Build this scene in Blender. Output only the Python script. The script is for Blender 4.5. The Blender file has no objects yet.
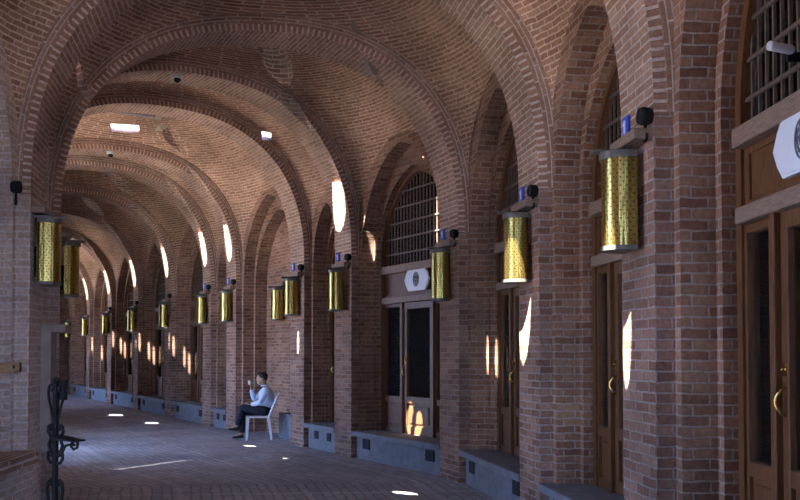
import bpy, bmesh, math, random
from mathutils import Vector, Matrix
from mathutils.bvhtree import BVHTree
random.seed(7)
C = bpy.context.scene.collection
PI = math.pi
V = Vector

# ------------------------------------------------------------------ materials
def nodes_of(name):
    m = bpy.data.materials.new(name); m.use_nodes = True
    nt = m.node_tree; b = nt.nodes['Principled BSDF']
    return m, nt, b

def N(nt, t, **kw):
    n = nt.nodes.new(t)
    for k, v in kw.items():
        if k in n.inputs: n.inputs[k].default_value = v
        else: setattr(n, k, v)
    return n

def brick_mat(name, c1, c2, mortar, bw=.215, rh=.068, ms=.009, bump=.6, rough=.9, wob=.012, offset=.5, var=.35):
    m, nt, b = nodes_of(name); L = nt.links.new
    uv = N(nt, 'ShaderNodeUVMap'); uv.uv_map = 'UVMap'
    nz = N(nt, 'ShaderNodeTexNoise', Scale=6.0, Detail=2.0)
    L(uv.outputs[0], nz.inputs['Vector'])
    sub = N(nt, 'ShaderNodeVectorMath', operation='SUBTRACT'); L(nz.outputs['Color'], sub.inputs[0]); sub.inputs[1].default_value = (.5, .5, .5)
    sc = N(nt, 'ShaderNodeVectorMath', operation='SCALE'); L(sub.outputs[0], sc.inputs[0]); sc.inputs['Scale'].default_value = wob * 2
    add = N(nt, 'ShaderNodeVectorMath', operation='ADD'); L(uv.outputs[0], add.inputs[0]); L(sc.outputs[0], add.inputs[1])
    br = N(nt, 'ShaderNodeTexBrick', Scale=1.0)
    br.inputs['Brick Width'].default_value = bw; br.inputs['Row Height'].default_value = rh
    br.inputs['Mortar Size'].default_value = ms; br.inputs['Mortar Smooth'].default_value = .25
    br.inputs['Bias'].default_value = 0; br.offset = offset
    br.inputs['Color1'].default_value = (*c1, 1); br.inputs['Color2'].default_value = (*c2, 1); br.inputs['Mortar'].default_value = (*mortar, 1)
    L(add.outputs[0], br.inputs['Vector'])
    g = N(nt, 'ShaderNodeNewGeometry')
    n2 = N(nt, 'ShaderNodeTexNoise', Scale=1.1, Detail=5.0); L(g.outputs['Position'], n2.inputs['Vector'])
    n3 = N(nt, 'ShaderNodeTexNoise', Scale=35.0, Detail=4.0); L(g.outputs['Position'], n3.inputs['Vector'])
    mr = N(nt, 'ShaderNodeMapRange'); L(n2.outputs['Fac'], mr.inputs['Value'])
    mr.inputs['From Min'].default_value = .3; mr.inputs['From Max'].default_value = .7
    mr.inputs['To Min'].default_value = 1 - var; mr.inputs['To Max'].default_value = 1 + var
    mr3 = N(nt, 'ShaderNodeMapRange'); L(n3.outputs['Fac'], mr3.inputs['Value'])
    mr3.inputs['From Min'].default_value = .3; mr3.inputs['From Max'].default_value = .7
    mr3.inputs['To Min'].default_value = .8; mr3.inputs['To Max'].default_value = 1.2
    mul = N(nt, 'ShaderNodeMath', operation='MULTIPLY'); L(mr.outputs[0], mul.inputs[0]); L(mr3.outputs[0], mul.inputs[1])
    cs = N(nt, 'ShaderNodeVectorMath', operation='SCALE'); L(br.outputs['Color'], cs.inputs[0]); L(mul.outputs[0], cs.inputs['Scale'])
    L(cs.outputs[0], b.inputs['Base Color'])
    inv = N(nt, 'ShaderNodeMath', operation='SUBTRACT'); inv.inputs[0].default_value = 1; L(br.outputs['Fac'], inv.inputs[1])
    ma = N(nt, 'ShaderNodeMath', operation='MULTIPLY_ADD'); L(n3.outputs['Fac'], ma.inputs[0]); ma.inputs[1].default_value = .35; L(inv.outputs[0], ma.inputs[2])
    bp = N(nt, 'ShaderNodeBump', Strength=bump, Distance=.02); L(ma.outputs[0], bp.inputs['Height']); L(bp.outputs[0], b.inputs['Normal'])
    b.inputs['Roughness'].default_value = rough; b.inputs['Specular IOR Level'].default_value = .25
    return m

def noise_mat(name, c1, c2, scale=8, rough=.6, metal=0, bump=.1, stretch=(1, 1, 1), spec=.4, detail=5):
    m, nt, b = nodes_of(name); L = nt.links.new
    tc = N(nt, 'ShaderNodeTexCoord'); mp = N(nt, 'ShaderNodeMapping'); mp.inputs['Scale'].default_value = stretch
    L(tc.outputs['Object'], mp.inputs[0])
    nz = N(nt, 'ShaderNodeTexNoise', Scale=scale, Detail=float(detail)); L(mp.outputs[0], nz.inputs['Vector'])
    cr = N(nt, 'ShaderNodeValToRGB'); cr.color_ramp.elements[0].position = .3; cr.color_ramp.elements[1].position = .7
    cr.color_ramp.elements[0].color = (*c1, 1); cr.color_ramp.elements[1].color = (*c2, 1)
    L(nz.outputs['Fac'], cr.inputs[0]); L(cr.outputs[0], b.inputs['Base Color'])
    bp = N(nt, 'ShaderNodeBump', Strength=bump, Distance=.01); L(nz.outputs['Fac'], bp.inputs['Height']); L(bp.outputs[0], b.inputs['Normal'])
    b.inputs['Roughness'].default_value = rough; b.inputs['Metallic'].default_value = metal; b.inputs['Specular IOR Level'].default_value = spec
    return m

M = {}
M['pier'] = brick_mat('pier_brick', (.18, .088, .058), (.34, .195, .135), (.34, .265, .225), ms=.008, bump=1.5)
M['wall'] = brick_mat('wall_brick', (.185, .085, .05), (.34, .185, .115), (.35, .265, .215), ms=.008, bump=1.2)
M['vault'] = brick_mat('vault_brick', (.26, .13, .078), (.42, .24, .15), (.60, .44, .33), bw=.22, rh=.056, ms=.009, bump=1.2)
M['rib'] = brick_mat('rib_brick', (.28, .155, .10), (.40, .25, .175), (.52, .41, .34), bw=.275, rh=.058, ms=.009, bump=1.2, wob=.006)
M['voussoir'] = brick_mat('voussoir_brick', (.28, .15, .10), (.40, .23, .16), (.60, .47, .38), bw=.6, rh=.066, ms=.014, bump=.9, wob=.004)
M['left'] = brick_mat('weathered_brick', (.38, .27, .21), (.50, .365, .29), (.54, .45, .39), bump=.9)
M['stone'] = noise_mat('grey_stone', (.135, .14, .155), (.20, .205, .22), 9, .8, bump=.2)
M['stone_dark'] = noise_mat('vent_dark', (.015, .015, .018), (.03, .03, .03), 9, .9)
M['wood'] = noise_mat('door_wood', (.085, .034, .013), (.18, .078, .03), 14, .42, bump=.12, stretch=(6, 6, .6), spec=.4)
M['wood_grey'] = noise_mat('aged_beam', (.17, .11, .075), (.28, .19, .135), 12, .6, bump=.15, stretch=(1, 6, 6))
M['wood_pale'] = noise_mat('pale_wood', (.42, .27, .14), (.55, .37, .20), 12, .6, bump=.1, stretch=(1, 6, 6))
M['iron'] = noise_mat('black_iron', (.008, .008, .009), (.02, .02, .02), 30, .65, .0, bump=.1, spec=.12)
M['grille'] = noise_mat('grille_bars', (.08, .055, .042), (.14, .095, .07), 20, .6, bump=.1)
M['cap'] = noise_mat('lamp_cap', (.10, .09, .08), (.18, .16, .13), 20, .5, .5, bump=.1)
M['white'] = noise_mat('white_plate', (.66, .68, .72), (.74, .76, .80), 6, .45, bump=.03)
M['emblem'] = noise_mat('emblem_ink', (.10, .11, .13), (.16, .17, .2), 6, .6)
M['plastic'] = noise_mat('white_plastic', (.72, .73, .74), (.80, .80, .80), 4, .4, bump=.02)
M['blue'] = noise_mat('blue_enamel', (.02, .06, .42), (.03, .09, .52), 12, .3, bump=.03)
M['camera'] = noise_mat('camera_white', (.55, .56, .57), (.63, .63, .64), 4, .4, bump=.02)
M['plaster'] = noise_mat('grey_plaster', (.25, .195, .16), (.34, .27, .225), 7, .85, bump=.2)
M['skin'] = noise_mat('skin', (.36, .20, .135), (.42, .245, .165), 5, .55, bump=.03)
M['hair'] = noise_mat('hair', (.008, .007, .006), (.022, .018, .016), 60, .6, bump=.5)
M['shirt'] = noise_mat('shirt_cloth', (.50, .60, .76), (.60, .70, .84), 12, .85, bump=.25)
M['trousers'] = noise_mat('trouser_cloth', (.012, .013, .022), (.024, .026, .04), 12, .85, bump=.25)
M['shoe'] = noise_mat('shoe_leather', (.008, .008, .009), (.02, .02, .02), 12, .35, bump=.1)
M['paper'] = noise_mat('white_paper', (.8, .8, .8), (.88, .88, .88), 5, .7, bump=.02)
M['gravel'] = noise_mat('courtyard_ground', (.34, .29, .23), (.42, .36, .29), 1.5, .9, bump=.1)
M['gold'] = noise_mat('gold_handle', (.55, .36, .10), (.70, .47, .15), 5, .25, 1.0, bump=.02)
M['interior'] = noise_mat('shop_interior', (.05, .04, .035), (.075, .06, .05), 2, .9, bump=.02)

def brass_mat():
    m, nt, b = nodes_of('punched_brass'); L = nt.links.new
    uv = N(nt, 'ShaderNodeUVMap'); uv.uv_map = 'UVMap'
    sx = N(nt, 'ShaderNodeSeparateXYZ'); L(uv.outputs[0], sx.inputs[0])
    def mth(op, a, b_=None):
        n = N(nt, 'ShaderNodeMath', operation=op)
        for i, q in enumerate((a, b_)):
            if q is None: continue
            if isinstance(q, (int, float)): n.inputs[i].default_value = q
            else: L(q, n.inputs[i])
        return n.outputs[0]
    u = mth('MULTIPLY', sx.outputs[0], 1 / .042); v = mth('MULTIPLY', sx.outputs[1], 1 / .027)
    row = mth('FLOOR', v); odd = mth('MULTIPLY', mth('MODULO', row, 2.0), .5)
    fu = mth('SUBTRACT', mth('FRACT', mth('ADD', u, odd)), .5); fv = mth('SUBTRACT', mth('FRACT', v), .5)
    d = mth('ADD', mth('ABSOLUTE', mth('MULTIPLY', fu, 1.4)), mth('ABSOLUTE', fv))
    hole = mth('LESS_THAN', d, .31)
    mix = N(nt, 'ShaderNodeMix', data_type='RGBA'); L(hole, mix.inputs[0])
    mix.inputs[6].default_value = (.42, .295, .075, 1); mix.inputs[7].default_value = (.20, .13, .03, 1)
    L(mix.outputs[2], b.inputs['Base Color'])
    mpv = N(nt, 'ShaderNodeMapping'); mpv.inputs['Scale'].default_value = (2.2, .22, 1); L(uv.outputs[0], mpv.inputs[0])
    nz = N(nt, 'ShaderNodeTexNoise', Scale=26.0, Detail=2.0); L(mpv.outputs[0], nz.inputs['Vector'])
    bp = N(nt, 'ShaderNodeBump', Strength=.16, Distance=.02); L(nz.outputs['Fac'], bp.inputs['Height']); L(bp.outputs[0], b.inputs['Normal'])
    b.inputs['Metallic'].default_value = .95; b.inputs['Roughness'].default_value = .26
    return m
M['brass'] = brass_mat()

def glass_mat():
    m, nt, b = nodes_of('door_glass'); L = nt.links.new
    nt.nodes.remove(b); out = nt.nodes['Material Output']
    tr = N(nt, 'ShaderNodeBsdfTransparent'); tr.inputs[0].default_value = (.72, .75, .74, 1)
    gl = N(nt, 'ShaderNodeBsdfGlossy'); gl.inputs['Roughness'].default_value = .06; gl.inputs[0].default_value = (.9, .9, .9, 1)
    fr = N(nt, 'ShaderNodeFresnel'); fr.inputs[0].default_value = 1.5
    mx = N(nt, 'ShaderNodeMixShader'); L(fr.outputs[0], mx.inputs[0]); L(tr.outputs[0], mx.inputs[1]); L(gl.outputs[0], mx.inputs[2])
    L(mx.outputs[0], out.inputs[0]); return m
M['glass'] = glass_mat()

def floor_mat():
    m, nt, b = nodes_of('stone_paving'); L = nt.links.new
    uv = N(nt, 'ShaderNodeUVMap'); uv.uv_map = 'UVMap'
    nz = N(nt, 'ShaderNodeTexNoise', Scale=3.0, Detail=3.0); L(uv.outputs[0], nz.inputs['Vector'])
    sub = N(nt, 'ShaderNodeVectorMath', operation='SUBTRACT'); L(nz.outputs['Color'], sub.inputs[0]); sub.inputs[1].default_value = (.5, .5, .5)
    sc = N(nt, 'ShaderNodeVectorMath', operation='SCALE'); L(sub.outputs[0], sc.inputs[0]); sc.inputs['Scale'].default_value = .10
    add = N(nt, 'ShaderNodeVectorMath', operation='ADD'); L(uv.outputs[0], add.inputs[0]); L(sc.outputs[0], add.inputs[1])
    br = N(nt, 'ShaderNodeTexBrick', Scale=1.0); L(add.outputs[0], br.inputs['Vector'])
    br.inputs['Brick Width'].default_value = .24; br.inputs['Row Height'].default_value = .115
    br.inputs['Mortar Size'].default_value = .014; br.inputs['Mortar Smooth'].default_value = .4
    br.inputs['Color1'].default_value = (.27, .26, .27, 1); br.inputs['Color2'].default_value = (.37, .35, .36, 1); br.inputs['Mortar'].default_value = (.19, .18, .185, 1)
    # pale stone strips across and along the corridor
    sx = N(nt, 'ShaderNodeSeparateXYZ'); L(add.outputs[0], sx.inputs[0])
    def strip(sock, period, w):
        a = N(nt, 'ShaderNodeMath', operation='DIVIDE'); L(sock, a.inputs[0]); a.inputs[1].default_value = period
        f = N(nt, 'ShaderNodeMath', operation='FRACT'); L(a.outputs[0], f.inputs[0])
        l = N(nt, 'ShaderNodeMath', operation='LESS_THAN'); L(f.outputs[0], l.inputs[0]); l.inputs[1].default_value = w / period
        return l.outputs[0]
    s1 = strip(sx.outputs[0], 2.75, .07); s2 = strip(sx.outputs[1], 1.45, .06)
    mxs = N(nt, 'ShaderNodeMath', operation='MAXIMUM'); L(s1, mxs.inputs[0]); L(s2, mxs.inputs[1])
    n4 = N(nt, 'ShaderNodeTexNoise', Scale=7.0, Detail=4.0); L(uv.outputs[0], n4.inputs['Vector'])
    mm = N(nt, 'ShaderNodeMath', operation='MULTIPLY'); L(mxs.outputs[0], mm.inputs[0]); L(n4.outputs['Fac'], mm.inputs[1])
    mix = N(nt, 'ShaderNodeMix', data_type='RGBA'); L(mm.outputs[0], mix.inputs[0]); L(br.outputs['Color'], mix.inputs[6]); mix.inputs[7].default_value = (.50, .46, .45, 1)
    n5 = N(nt, 'ShaderNodeTexNoise', Scale=.9, Detail=5.0); L(uv.outputs[0], n5.inputs['Vector'])
    mr = N(nt, 'ShaderNodeMapRange'); L(n5.outputs['Fac'], mr.inputs['Value']); mr.inputs['From Min'].default_value = .3; mr.inputs['From Max'].default_value = .7
    mr.inputs['To Min'].default_value = .75; mr.inputs['To Max'].default_value = 1.3
    cs = N(nt, 'ShaderNodeVectorMath', operation='SCALE'); L(mix.outputs[2], cs.inputs[0]); L(mr.outputs[0], cs.inputs['Scale'])
    L(cs.outputs[0], b.inputs['Base Color'])
    inv = N(nt, 'ShaderNodeMath', operation='MULTIPLY_ADD'); L(br.outputs['Fac'], inv.inputs[0]); inv.inputs[1].default_value = -1; L(n4.outputs['Fac'], inv.inputs[2])
    bp = N(nt, 'ShaderNodeBump', Strength=.7, Distance=.02); L(inv.outputs[0], bp.inputs['Height']); L(bp.outputs[0], b.inputs['Normal'])
    b.inputs['Roughness'].default_value = .62; b.inputs['Specular IOR Level'].default_value = .4
    return m
M['floor'] = floor_mat()

# ------------------------------------------------------------------ mesh helpers
class MB:
    """collects faces with uv in metres; build() links them as ONE mesh object"""
    def __init__(self): self.f = []; self.smooth = []
    def face(self, pts, uvs=None, mat=0, smooth=False):
        pts = [V(p) for p in pts]
        if uvs is None:
            n = V((0, 0, 0))
            for i in range(len(pts)): n += pts[i].cross(pts[(i + 1) % len(pts)])
            a = max(range(3), key=lambda k: abs(n[k]))
            uvs = [((p.y, p.z), (p.x, p.z), (p.x, p.y))[a] for p in pts]
        self.f.append((pts, uvs, mat, smooth)); return self
    def grid(self, rows, uvf=None, mat=0, smooth=False, close=False):
        for i in range(len(rows) - 1):
            n = len(rows[0])
            for j in range(n if close else n - 1):
                k = (j + 1) % n
                q = [rows[i][j], rows[i][k], rows[i + 1][k], rows[i + 1][j]]
                uv = [uvf(i, j), uvf(i, j + 1), uvf(i + 1, j + 1), uvf(i + 1, j)] if uvf else None
                self.face(q, uv, mat, smooth)
        return self
    def box(self, c, s, rot=None, bev=0.0, mat=0):
        bm = bmesh.new(); bmesh.ops.create_cube(bm, size=1)
        for v in bm.verts: v.co = V((v.co.x * s[0], v.co.y * s[1], v.co.z * s[2]))
        if bev > 0: bmesh.ops.bevel(bm, geom=bm.edges[:], offset=min(bev, min(s) * .45), segments=2, affect='EDGES', profile=.6)
        R = rot if rot is not None else Matrix.Identity(3)
        for f in bm.faces:
            lp = [v.co.copy() for v in f.verts]; n = f.normal
            a = max(range(3), key=lambda k: abs(n[k]))
            uvs = [((p.y, p.z), (p.x, p.z), (p.x, p.y))[a] for p in lp]
            self.face([R @ p + V(c) for p in lp], uvs, mat)
        bm.free(); return self
    def tube(self, path, r, n=8, cap=True, mat=0):
        path = [V(p) for p in path]
        rad = r if isinstance(r, (list, tuple)) else [r] * len(path)
        t0 = (path[1] - path[0]).normalized()
        nrm = t0.orthogonal().normalized(); rows = []
        for i, p in enumerate(path):
            t = (path[min(i + 1, len(path) - 1)] - path[max(i - 1, 0)]).normalized()
            nrm = (nrm - t * nrm.dot(t)).normalized(); bn = t.cross(nrm)
            rows.append([p + (nrm * math.cos(2 * PI * k / n) + bn * math.sin(2 * PI * k / n)) * rad[i] for k in range(n)])
        self.grid(rows, None, mat, True, close=True)
        if cap: self.face(rows[0][::-1], None, mat); self.face(rows[-1], None, mat)
        return self
    def lathe(self, prof, c=(0, 0, 0), axis=None, n=20, mat=0):
        R = axis if axis is not None else Matrix.Identity(3)
        rows = [[R @ V((r * math.cos(2 * PI * k / n), r * math.sin(2 * PI * k / n), z)) + V(c) for k in range(n)] for r, z in prof]
        self.grid(rows, None, mat, True, close=True)
        if prof[0][0] > 1e-4: self.face(rows[0][::-1], None, mat)
        if prof[-1][0] > 1e-4: self.face(rows[-1], None, mat)
        return self
    def prism(self, outline, d0, d1, fn=None, mat=0, smooth=False):
        """outline [(x,z)] extruded along y from d0 to d1"""
        fn = fn or (lambda x, y, z: V((x, y, z)))
        a = [fn(x, d0, z) for x, z in outline]; b = [fn(x, d1, z) for x, z in outline]
        self.face(a, [p for p in outline], mat); self.face(b[::-1], [p for p in outline][::-1], mat)
        n = len(a); L = 0
        for i in range(n):
            k = (i + 1) % n; l = (a[k] - a[i]).length
            self.face([a[k], a[i], b[i], b[k]], [(L + l, d0), (L, d0), (L, d1), (L + l, d1)], mat, smooth); L += l
        return self
    def build(self, name, mats, parent=None, weld=True):
        if not isinstance(mats, (list, tuple)): mats = [mats]
        me = bpy.data.meshes.new(name); bm = bmesh.new(); ul = bm.loops.layers.uv.new('UVMap')
        for pts, uvs, mi, sm in self.f:
            fv = bm.faces.new([bm.verts.new(p) for p in pts]); fv.material_index = mi; fv.smooth = sm
            for l, u in zip(fv.loops, uvs): l[ul].uv = (u[0], u[1])
        if weld:
            bmesh.ops.remove_doubles(bm, verts=bm.verts[:], dist=1e-4)
            bmesh.ops.recalc_face_normals(bm, faces=bm.faces[:])
        bm.to_mesh(me); bm.free()
        for m in mats: me.materials.append(m)
        o = bpy.data.objects.new(name, me); C.objects.link(o)
        if parent: o.parent = parent
        return o

def thing(name, label, cat, loc=(0, 0, 0), rz=0, group=None):
    o = bpy.data.objects.new(name, None); C.objects.link(o); o.empty_display_size = .1
    o.location = loc; o.rotation_euler = (0, 0, rz)
    o['label'] = label; o['category'] = cat
    if group: o['group'] = group
    return o
def tag(o, label, cat, group=None):
    o['label'] = label; o['category'] = cat
    if group: o['group'] = group
    return o
def struct(o): o['kind'] = 'structure'; return o
def dup(root, loc, rz, label):
    r = root.copy(); C.objects.link(r); r.location = loc; r.rotation_euler = (0, 0, rz); r['label'] = label
    for ch in list(root.children):
        c = ch.copy(); C.objects.link(c); c.parent = r
        for g in ch.children:
            d = g.copy(); C.objects.link(d); d.parent = c
    return r

# ------------------------------------------------------------------ plan of the corridor (metres)
SPR, HW, RT = 3.15, .275, .13       # springing height, pier half width, rib thickness
RISE, EXP = 2.42, 2.4             # depressed (superelliptic) rib arches
OUT = [(1.55, -7.2), (1.62, -4.7), (1.70, -2.2), (1.75, .33), (1.72, 2.83), (1.587, 5.33), (1.234, 7.66), (.63, 10.28),
       (-.906, 12.7), (-1.82, 14.16), (-3.57, 16.9), (-4.40, 18.2), (-6.03, 20.8), (-7.8, 23.6), (-9.63, 26.5), (-11.43, 29.3), (-13.4, 32.5), (-15.3, 35.5)]
NAME = ['V', 'W', 'X', 'Y', 'Z', 'A', 'B', 'C', 'D', 'E', 'F', 'G', 'H', 'I', 'J', 'K', 'L', 'M']
IX = {n: i for i, n in enumerate(NAME)}
INN = [(-3.2, -7.2), (-3.15, -4.7), (-3.1, -2.2), (-3.1, .33), (-3.2, 2.83), (-3.38, 5.35), (-3.62, 7.95), (-4.16, 9.62)]
for i in range(8, len(OUT)):
    INN.append((OUT[i][0] - 4.75 * .857, OUT[i][1] - 4.75 * .515))
OUT = [V((x, y, 0)) for x, y in OUT]; INN = [V((x, y, 0)) for x, y in INN]
n = len(OUT)
RD = [(OUT[i] - INN[i]).normalized() for i in range(n)]            # outward direction of each rib
def tangents(P):
    o = []
    for i in range(n):
        a = (P[i] - P[i - 1]).normalized() if i else None; b = (P[i + 1] - P[i]).normalized() if i < n - 1 else None
        o.append(((a or b) + (b or a)).normalized())
    return o
AO, AI = tangents(OUT), tangents(INN)                              # along the corridor, away from the camera
NO = [V((t.y, -t.x, 0)) for t in AO]; NI = [V((-t.y, t.x, 0)) for t in AI]   # out of the corridor, through each wall
Z3 = V((0, 0, 1))

class Frame:
    """bay frame: x along the wall (rightwards seen from the corridor), y deeper into the wall, z up; origin mid-bay on the pier line"""
    def __init__(s, i, side):
        if side == 'out':
            a, b = OUT[i] + AO[i] * HW, OUT[i + 1] - AO[i + 1] * HW; s.x = (a - b).normalized(); s.y = V((-s.x.y, s.x.x, 0))
        else:
            a, b = INN[i] + AI[i] * HW, INN[i + 1] - AI[i + 1] * HW; s.x = (b - a).normalized(); s.y = V((-s.x.y, s.x.x, 0))
        s.o = (a + b) / 2; s.hc = (a - b).length / 2; s.rz = math.atan2(s.x.y, s.x.x)
    def __call__(s, x, y, z): return s.o + s.x * x + s.y * y + Z3 * z
def rise_of(hc): return max(.8, min(1.7, .58 + .92 * hc))

# ------------------------------------------------------------------ piers, ribs, vaults
SUN_AZ, SUN_EL = math.radians(55), math.radians(53)
SD = V((math.cos(SUN_AZ) * math.cos(SUN_EL), math.sin(SUN_AZ) * math.cos(SUN_EL), -math.sin(SUN_EL)))
SKY = .75
# (target point lit by the sun, width, height) -> an opening through the masonry along the sun's direction

def pier(i, side):
    P, d, a = (OUT[i], NO[i], AO[i]) if side == 'out' else (INN[i], NI[i], AI[i])
    def q(x, y, z): return P + a * x + d * y + Z3 * z
    mb = MB()
    for (y0, y1, z0, z1, w) in ((0, .85, 0, SPR, HW), (RT, .85, SPR, 5.6 if side == 'out' else 4.8, HW)):
        c = [q(-w, y0, z0), q(w, y0, z0), q(w, y1, z0), q(-w, y1, z0)]; t = [p + Z3 * (z1 - z0) for p in c]
        u = [0, 2 * w, 2 * w + y1 - y0, 4 * w + y1 - y0, 4 * w + 2 * (y1 - y0)]
        for k in range(4):
            k2 = (k + 1) % 4
            mb.face([c[k], c[k2], t[k2], t[k]], [(u[k], z0), (u[k + 1], z0), (u[k + 1], z1), (u[k], z1)])
        mb.face(t); mb.face(c[::-1])
    return struct(mb.build('brick_pier', M['pier'] if side == 'out' else M['left'], weld=False))

def arch_pt(i, th, off):
    c = (OUT[i] + INN[i]) / 2; h = (OUT[i] - INN[i]).length / 2
    ct, st = math.cos(th), max(0, math.sin(th))
    return c + RD[i] * ((h + off) * math.copysign(abs(ct) ** (2 / EXP), ct)) + Z3 * (SPR + (RISE + off) * st ** (2 / EXP))
def rib(i):
    mb = MB(); NS = 72
    ths = [PI * k / NS for k in range(NS + 1)]
    ths = [t - .0 * math.sin(2 * t) for t in ths]
    s = [0]
    for k in range(NS): s.append(s[-1] + (arch_pt(i, ths[k + 1], 0) - arch_pt(i, ths[k], 0)).length)
    mid = .085
    al = lambda t: AI[i].lerp(AO[i], (math.cos(t) + 1) / 2).normalized()
    cyc = [(-HW, 0), (HW, 0), (HW, mid), (HW + .012, mid), (HW + .012, RT + .13), (-HW - .012, RT + .13), (-HW - .012, mid), (-HW, mid)]
    rows = [[arch_pt(i, t, o) + al(t) * x for x, o in cyc] for t in ths]
    for k in range(NS):
        for j in range(8):
            j2 = (j + 1) % 8
            q = [rows[k][j], rows[k][j2], rows[k + 1][j2], rows[k + 1][j]]
            (x0, o0), (x1, o1) = cyc[j], cyc[j2]
            if j == 0: uv = [(x0, s[k]), (x1, s[k]), (x1, s[k + 1]), (x0, s[k + 1])]; m = 0
            elif j in (1, 7): uv = [(o0 + .02, s[k]), (o1 + .02, s[k]), (o1 + .02, s[k + 1]), (o0 + .02, s[k + 1])]; m = 1
            else:
                f = (lambda o, x: (o - mid) * 1.35 + abs(x) * .02 + .004)
                uv = [(s[k], f(o0, x0)), (s[k], f(o1, x1)), (s[k + 1], f(o1, x1)), (s[k + 1], f(o0, x0))]; m = 0
            mb.face(q, uv, m)
    mb.face(rows[0][::-1]); mb.face(rows[-1])
    return struct(mb.build('brick_rib', [M['rib'], M['voussoir']]))

def vault(i):
    NX, NY = 40, 14; TH = .34
    hw = HW - .10
    po0, po1 = OUT[i] + AO[i] * hw + NO[i] * RT, OUT[i + 1] - AO[i + 1] * hw + NO[i + 1] * RT
    pi0, pi1 = INN[i] + AI[i] * hw + NI[i] * RT, INN[i + 1] - AI[i + 1] * hw + NI[i + 1] * RT
    ro, ri = rise_of((po0 - po1).length / 2), rise_of((pi0 - pi1).length / 2)
    def sample(k): return -math.cos(PI * k)
    lo, hi, uvs = [], [], []
    for jx in range(NX + 1):
        X = sample(jx / NX); rl, rh, ru = [], [], []
        for jy in range(NY + 1):
            Y = sample(jy / NY)
            a = pi0.lerp(po0, (X + 1) / 2); b = pi1.lerp(po1, (X + 1) / 2); p = a.lerp(b, (Y + 1) / 2)
            r = ri + (ro - ri) * (X + 1) / 2
            z = SPR + math.sqrt(max(0, ((RISE + RT) * max(0, 1 - abs(X) ** EXP) ** (1 / EXP)) ** 2 + r * r * (1 - Y * Y)))
            rl.append(p + Z3 * z); rh.append(p + Z3 * (z + TH))
            c = (pi0 + pi1 + po0 + po1) / 4; d = p - c
            hx, hy = (po0 + po1 - pi0 - pi1).length / 4, ((po1 - po0).length + (pi1 - pi0).length) / 4
            crown = math.sqrt((RISE + RT) ** 2 + ((ri + ro) / 2) ** 2)
            pol = math.acos(max(-1, min(1, (z - SPR) / crown))); az = math.atan2(Y * 1.0, X)
            ru.append((az, pol))
        lo.append(rl); hi.append(rh); uvs.append(ru)
    mb = MB()
    for jx in range(NX):
        for jy in range(NY):
            q = [(jx, jy), (jx, jy + 1), (jx + 1, jy + 1), (jx + 1, jy)]
            az = [uvs[p][r][0] for p, r in q]; pol = [uvs[p][r][1] for p, r in q]
            m = max(az)
            az = [x + 2 * PI if m - x > PI else x for x in az]
            R = max(.3, 2.4 * math.sin(sum(pol) / 4))
            R = max(.3, round(R / .3) * .3)
            mb.face([lo[p][r] for p, r in q], [(x * R, y * 2.75) for x, y in zip(az, pol)], 0)
            mb.face([hi[p][r] for p, r in q][::-1], [(0, 0)] * 4)
    edge = [(j, 0) for j in range(NX)] + [(NX, j) for j in range(NY)] + [(j, NY) for j in range(NX, 0, -1)] + [(0, j) for j in range(NY, 0, -1)]
    for k in range(len(edge)):
        a, b = edge[k], edge[(k + 1) % len(edge)]
        mb.face([lo[a[0]][a[1]], lo[b[0]][b[1]], hi[b[0]][b[1]], hi[a[0]][a[1]]], [(0, 0)] * 4)
    return struct(mb.build('ceiling', M['vault']))

def arch_curve(h, z0, apex, spr, N_=16):
    """pointed arch: list of (x,z) from bottom left over the apex to bottom right"""
    pts = [(-h, z0)]
    for k in range(N_ + 1):
        t = k / N_; th = t * PI / 2
        x = -h * math.cos(th) ** 1.12 if th < PI / 2 else 0
        pts.append((x, spr + (apex - spr) * (math.sin(th) * .86 + .14 * t)))
    return pts + [(-x, z) for x, z in pts[-2::-1]]

def bay_wall(F, ap1, ap2, back, mat, blind=False, z0=0):
    """two stepped arch rings and, if blind, a brick back wall; one mesh"""
    mb = MB(); h1, h2 = F.hc - .085, F.hc - (.165 if F.hc > .7 else .13)
    c1 = arch_curve(h1, z0, ap1, SPR - .05); c2 = arch_curve(h2, z0, ap2, SPR - .1)
    K = len(c1)
    def outer(k):
        x, z = c1[k]; hh = F.hc + .02
        if k == 0: return (-hh, z0)
        if k == K - 1: return (hh, z0)
        return (x / h1 * hh if abs(x) < h1 * .999 else math.copysign(hh, x), max(z, SPR - .05) + (1.6 - .3 * abs(x / h1) if k not in (0, K - 1) else 0))
    def rot(y0, ca, y1, cb, uvm='wall'):
        L = 0
        for k in range(K - 1):
            l = math.dist(ca[k], ca[k + 1])
            q = [F(ca[k][0], y0, ca[k][1]), F(ca[k + 1][0], y0, ca[k + 1][1]), F(cb[k + 1][0], y1, cb[k + 1][1]), F(cb[k][0], y1, cb[k][1])]
            if uvm == 'wall': uv = [(ca[k][0], ca[k][1]), (ca[k + 1][0], ca[k + 1][1]), (cb[k + 1][0], cb[k + 1][1]), (cb[k][0], cb[k][1])]
            else: uv = [(y0 + 7, L), (y0 + 7, L + l), (y1 + 7, L + l), (y1 + 7, L)]
            mb.face(q, uv); L += l
    oc = [outer(k) for k in range(K)]
    rot(RT, oc, RT, c1)
    rot(RT, c1, .36, c1, 'arc')
    rot(.36, c1, .36, c2)
    rot(.36, c2, back, c2, 'arc')
    if blind:
        for k in range(K // 2):
            a, b = c2[k], c2[k + 1]; a2, b2 = c2[K - 1 - k], c2[K - 2 - k]
            if b[1] - a[1] < 1e-6: continue
            mb.face([F(a[0], back, a[1]), F(a2[0], back, a2[1]), F(b2[0], back, b2[1]), F(b[0], back, b[1])], [a, a2, b2, b])
    return c2, struct(mb.build('wall_right' if mat == 'wall' else 'wall_left', M[mat]))

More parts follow.
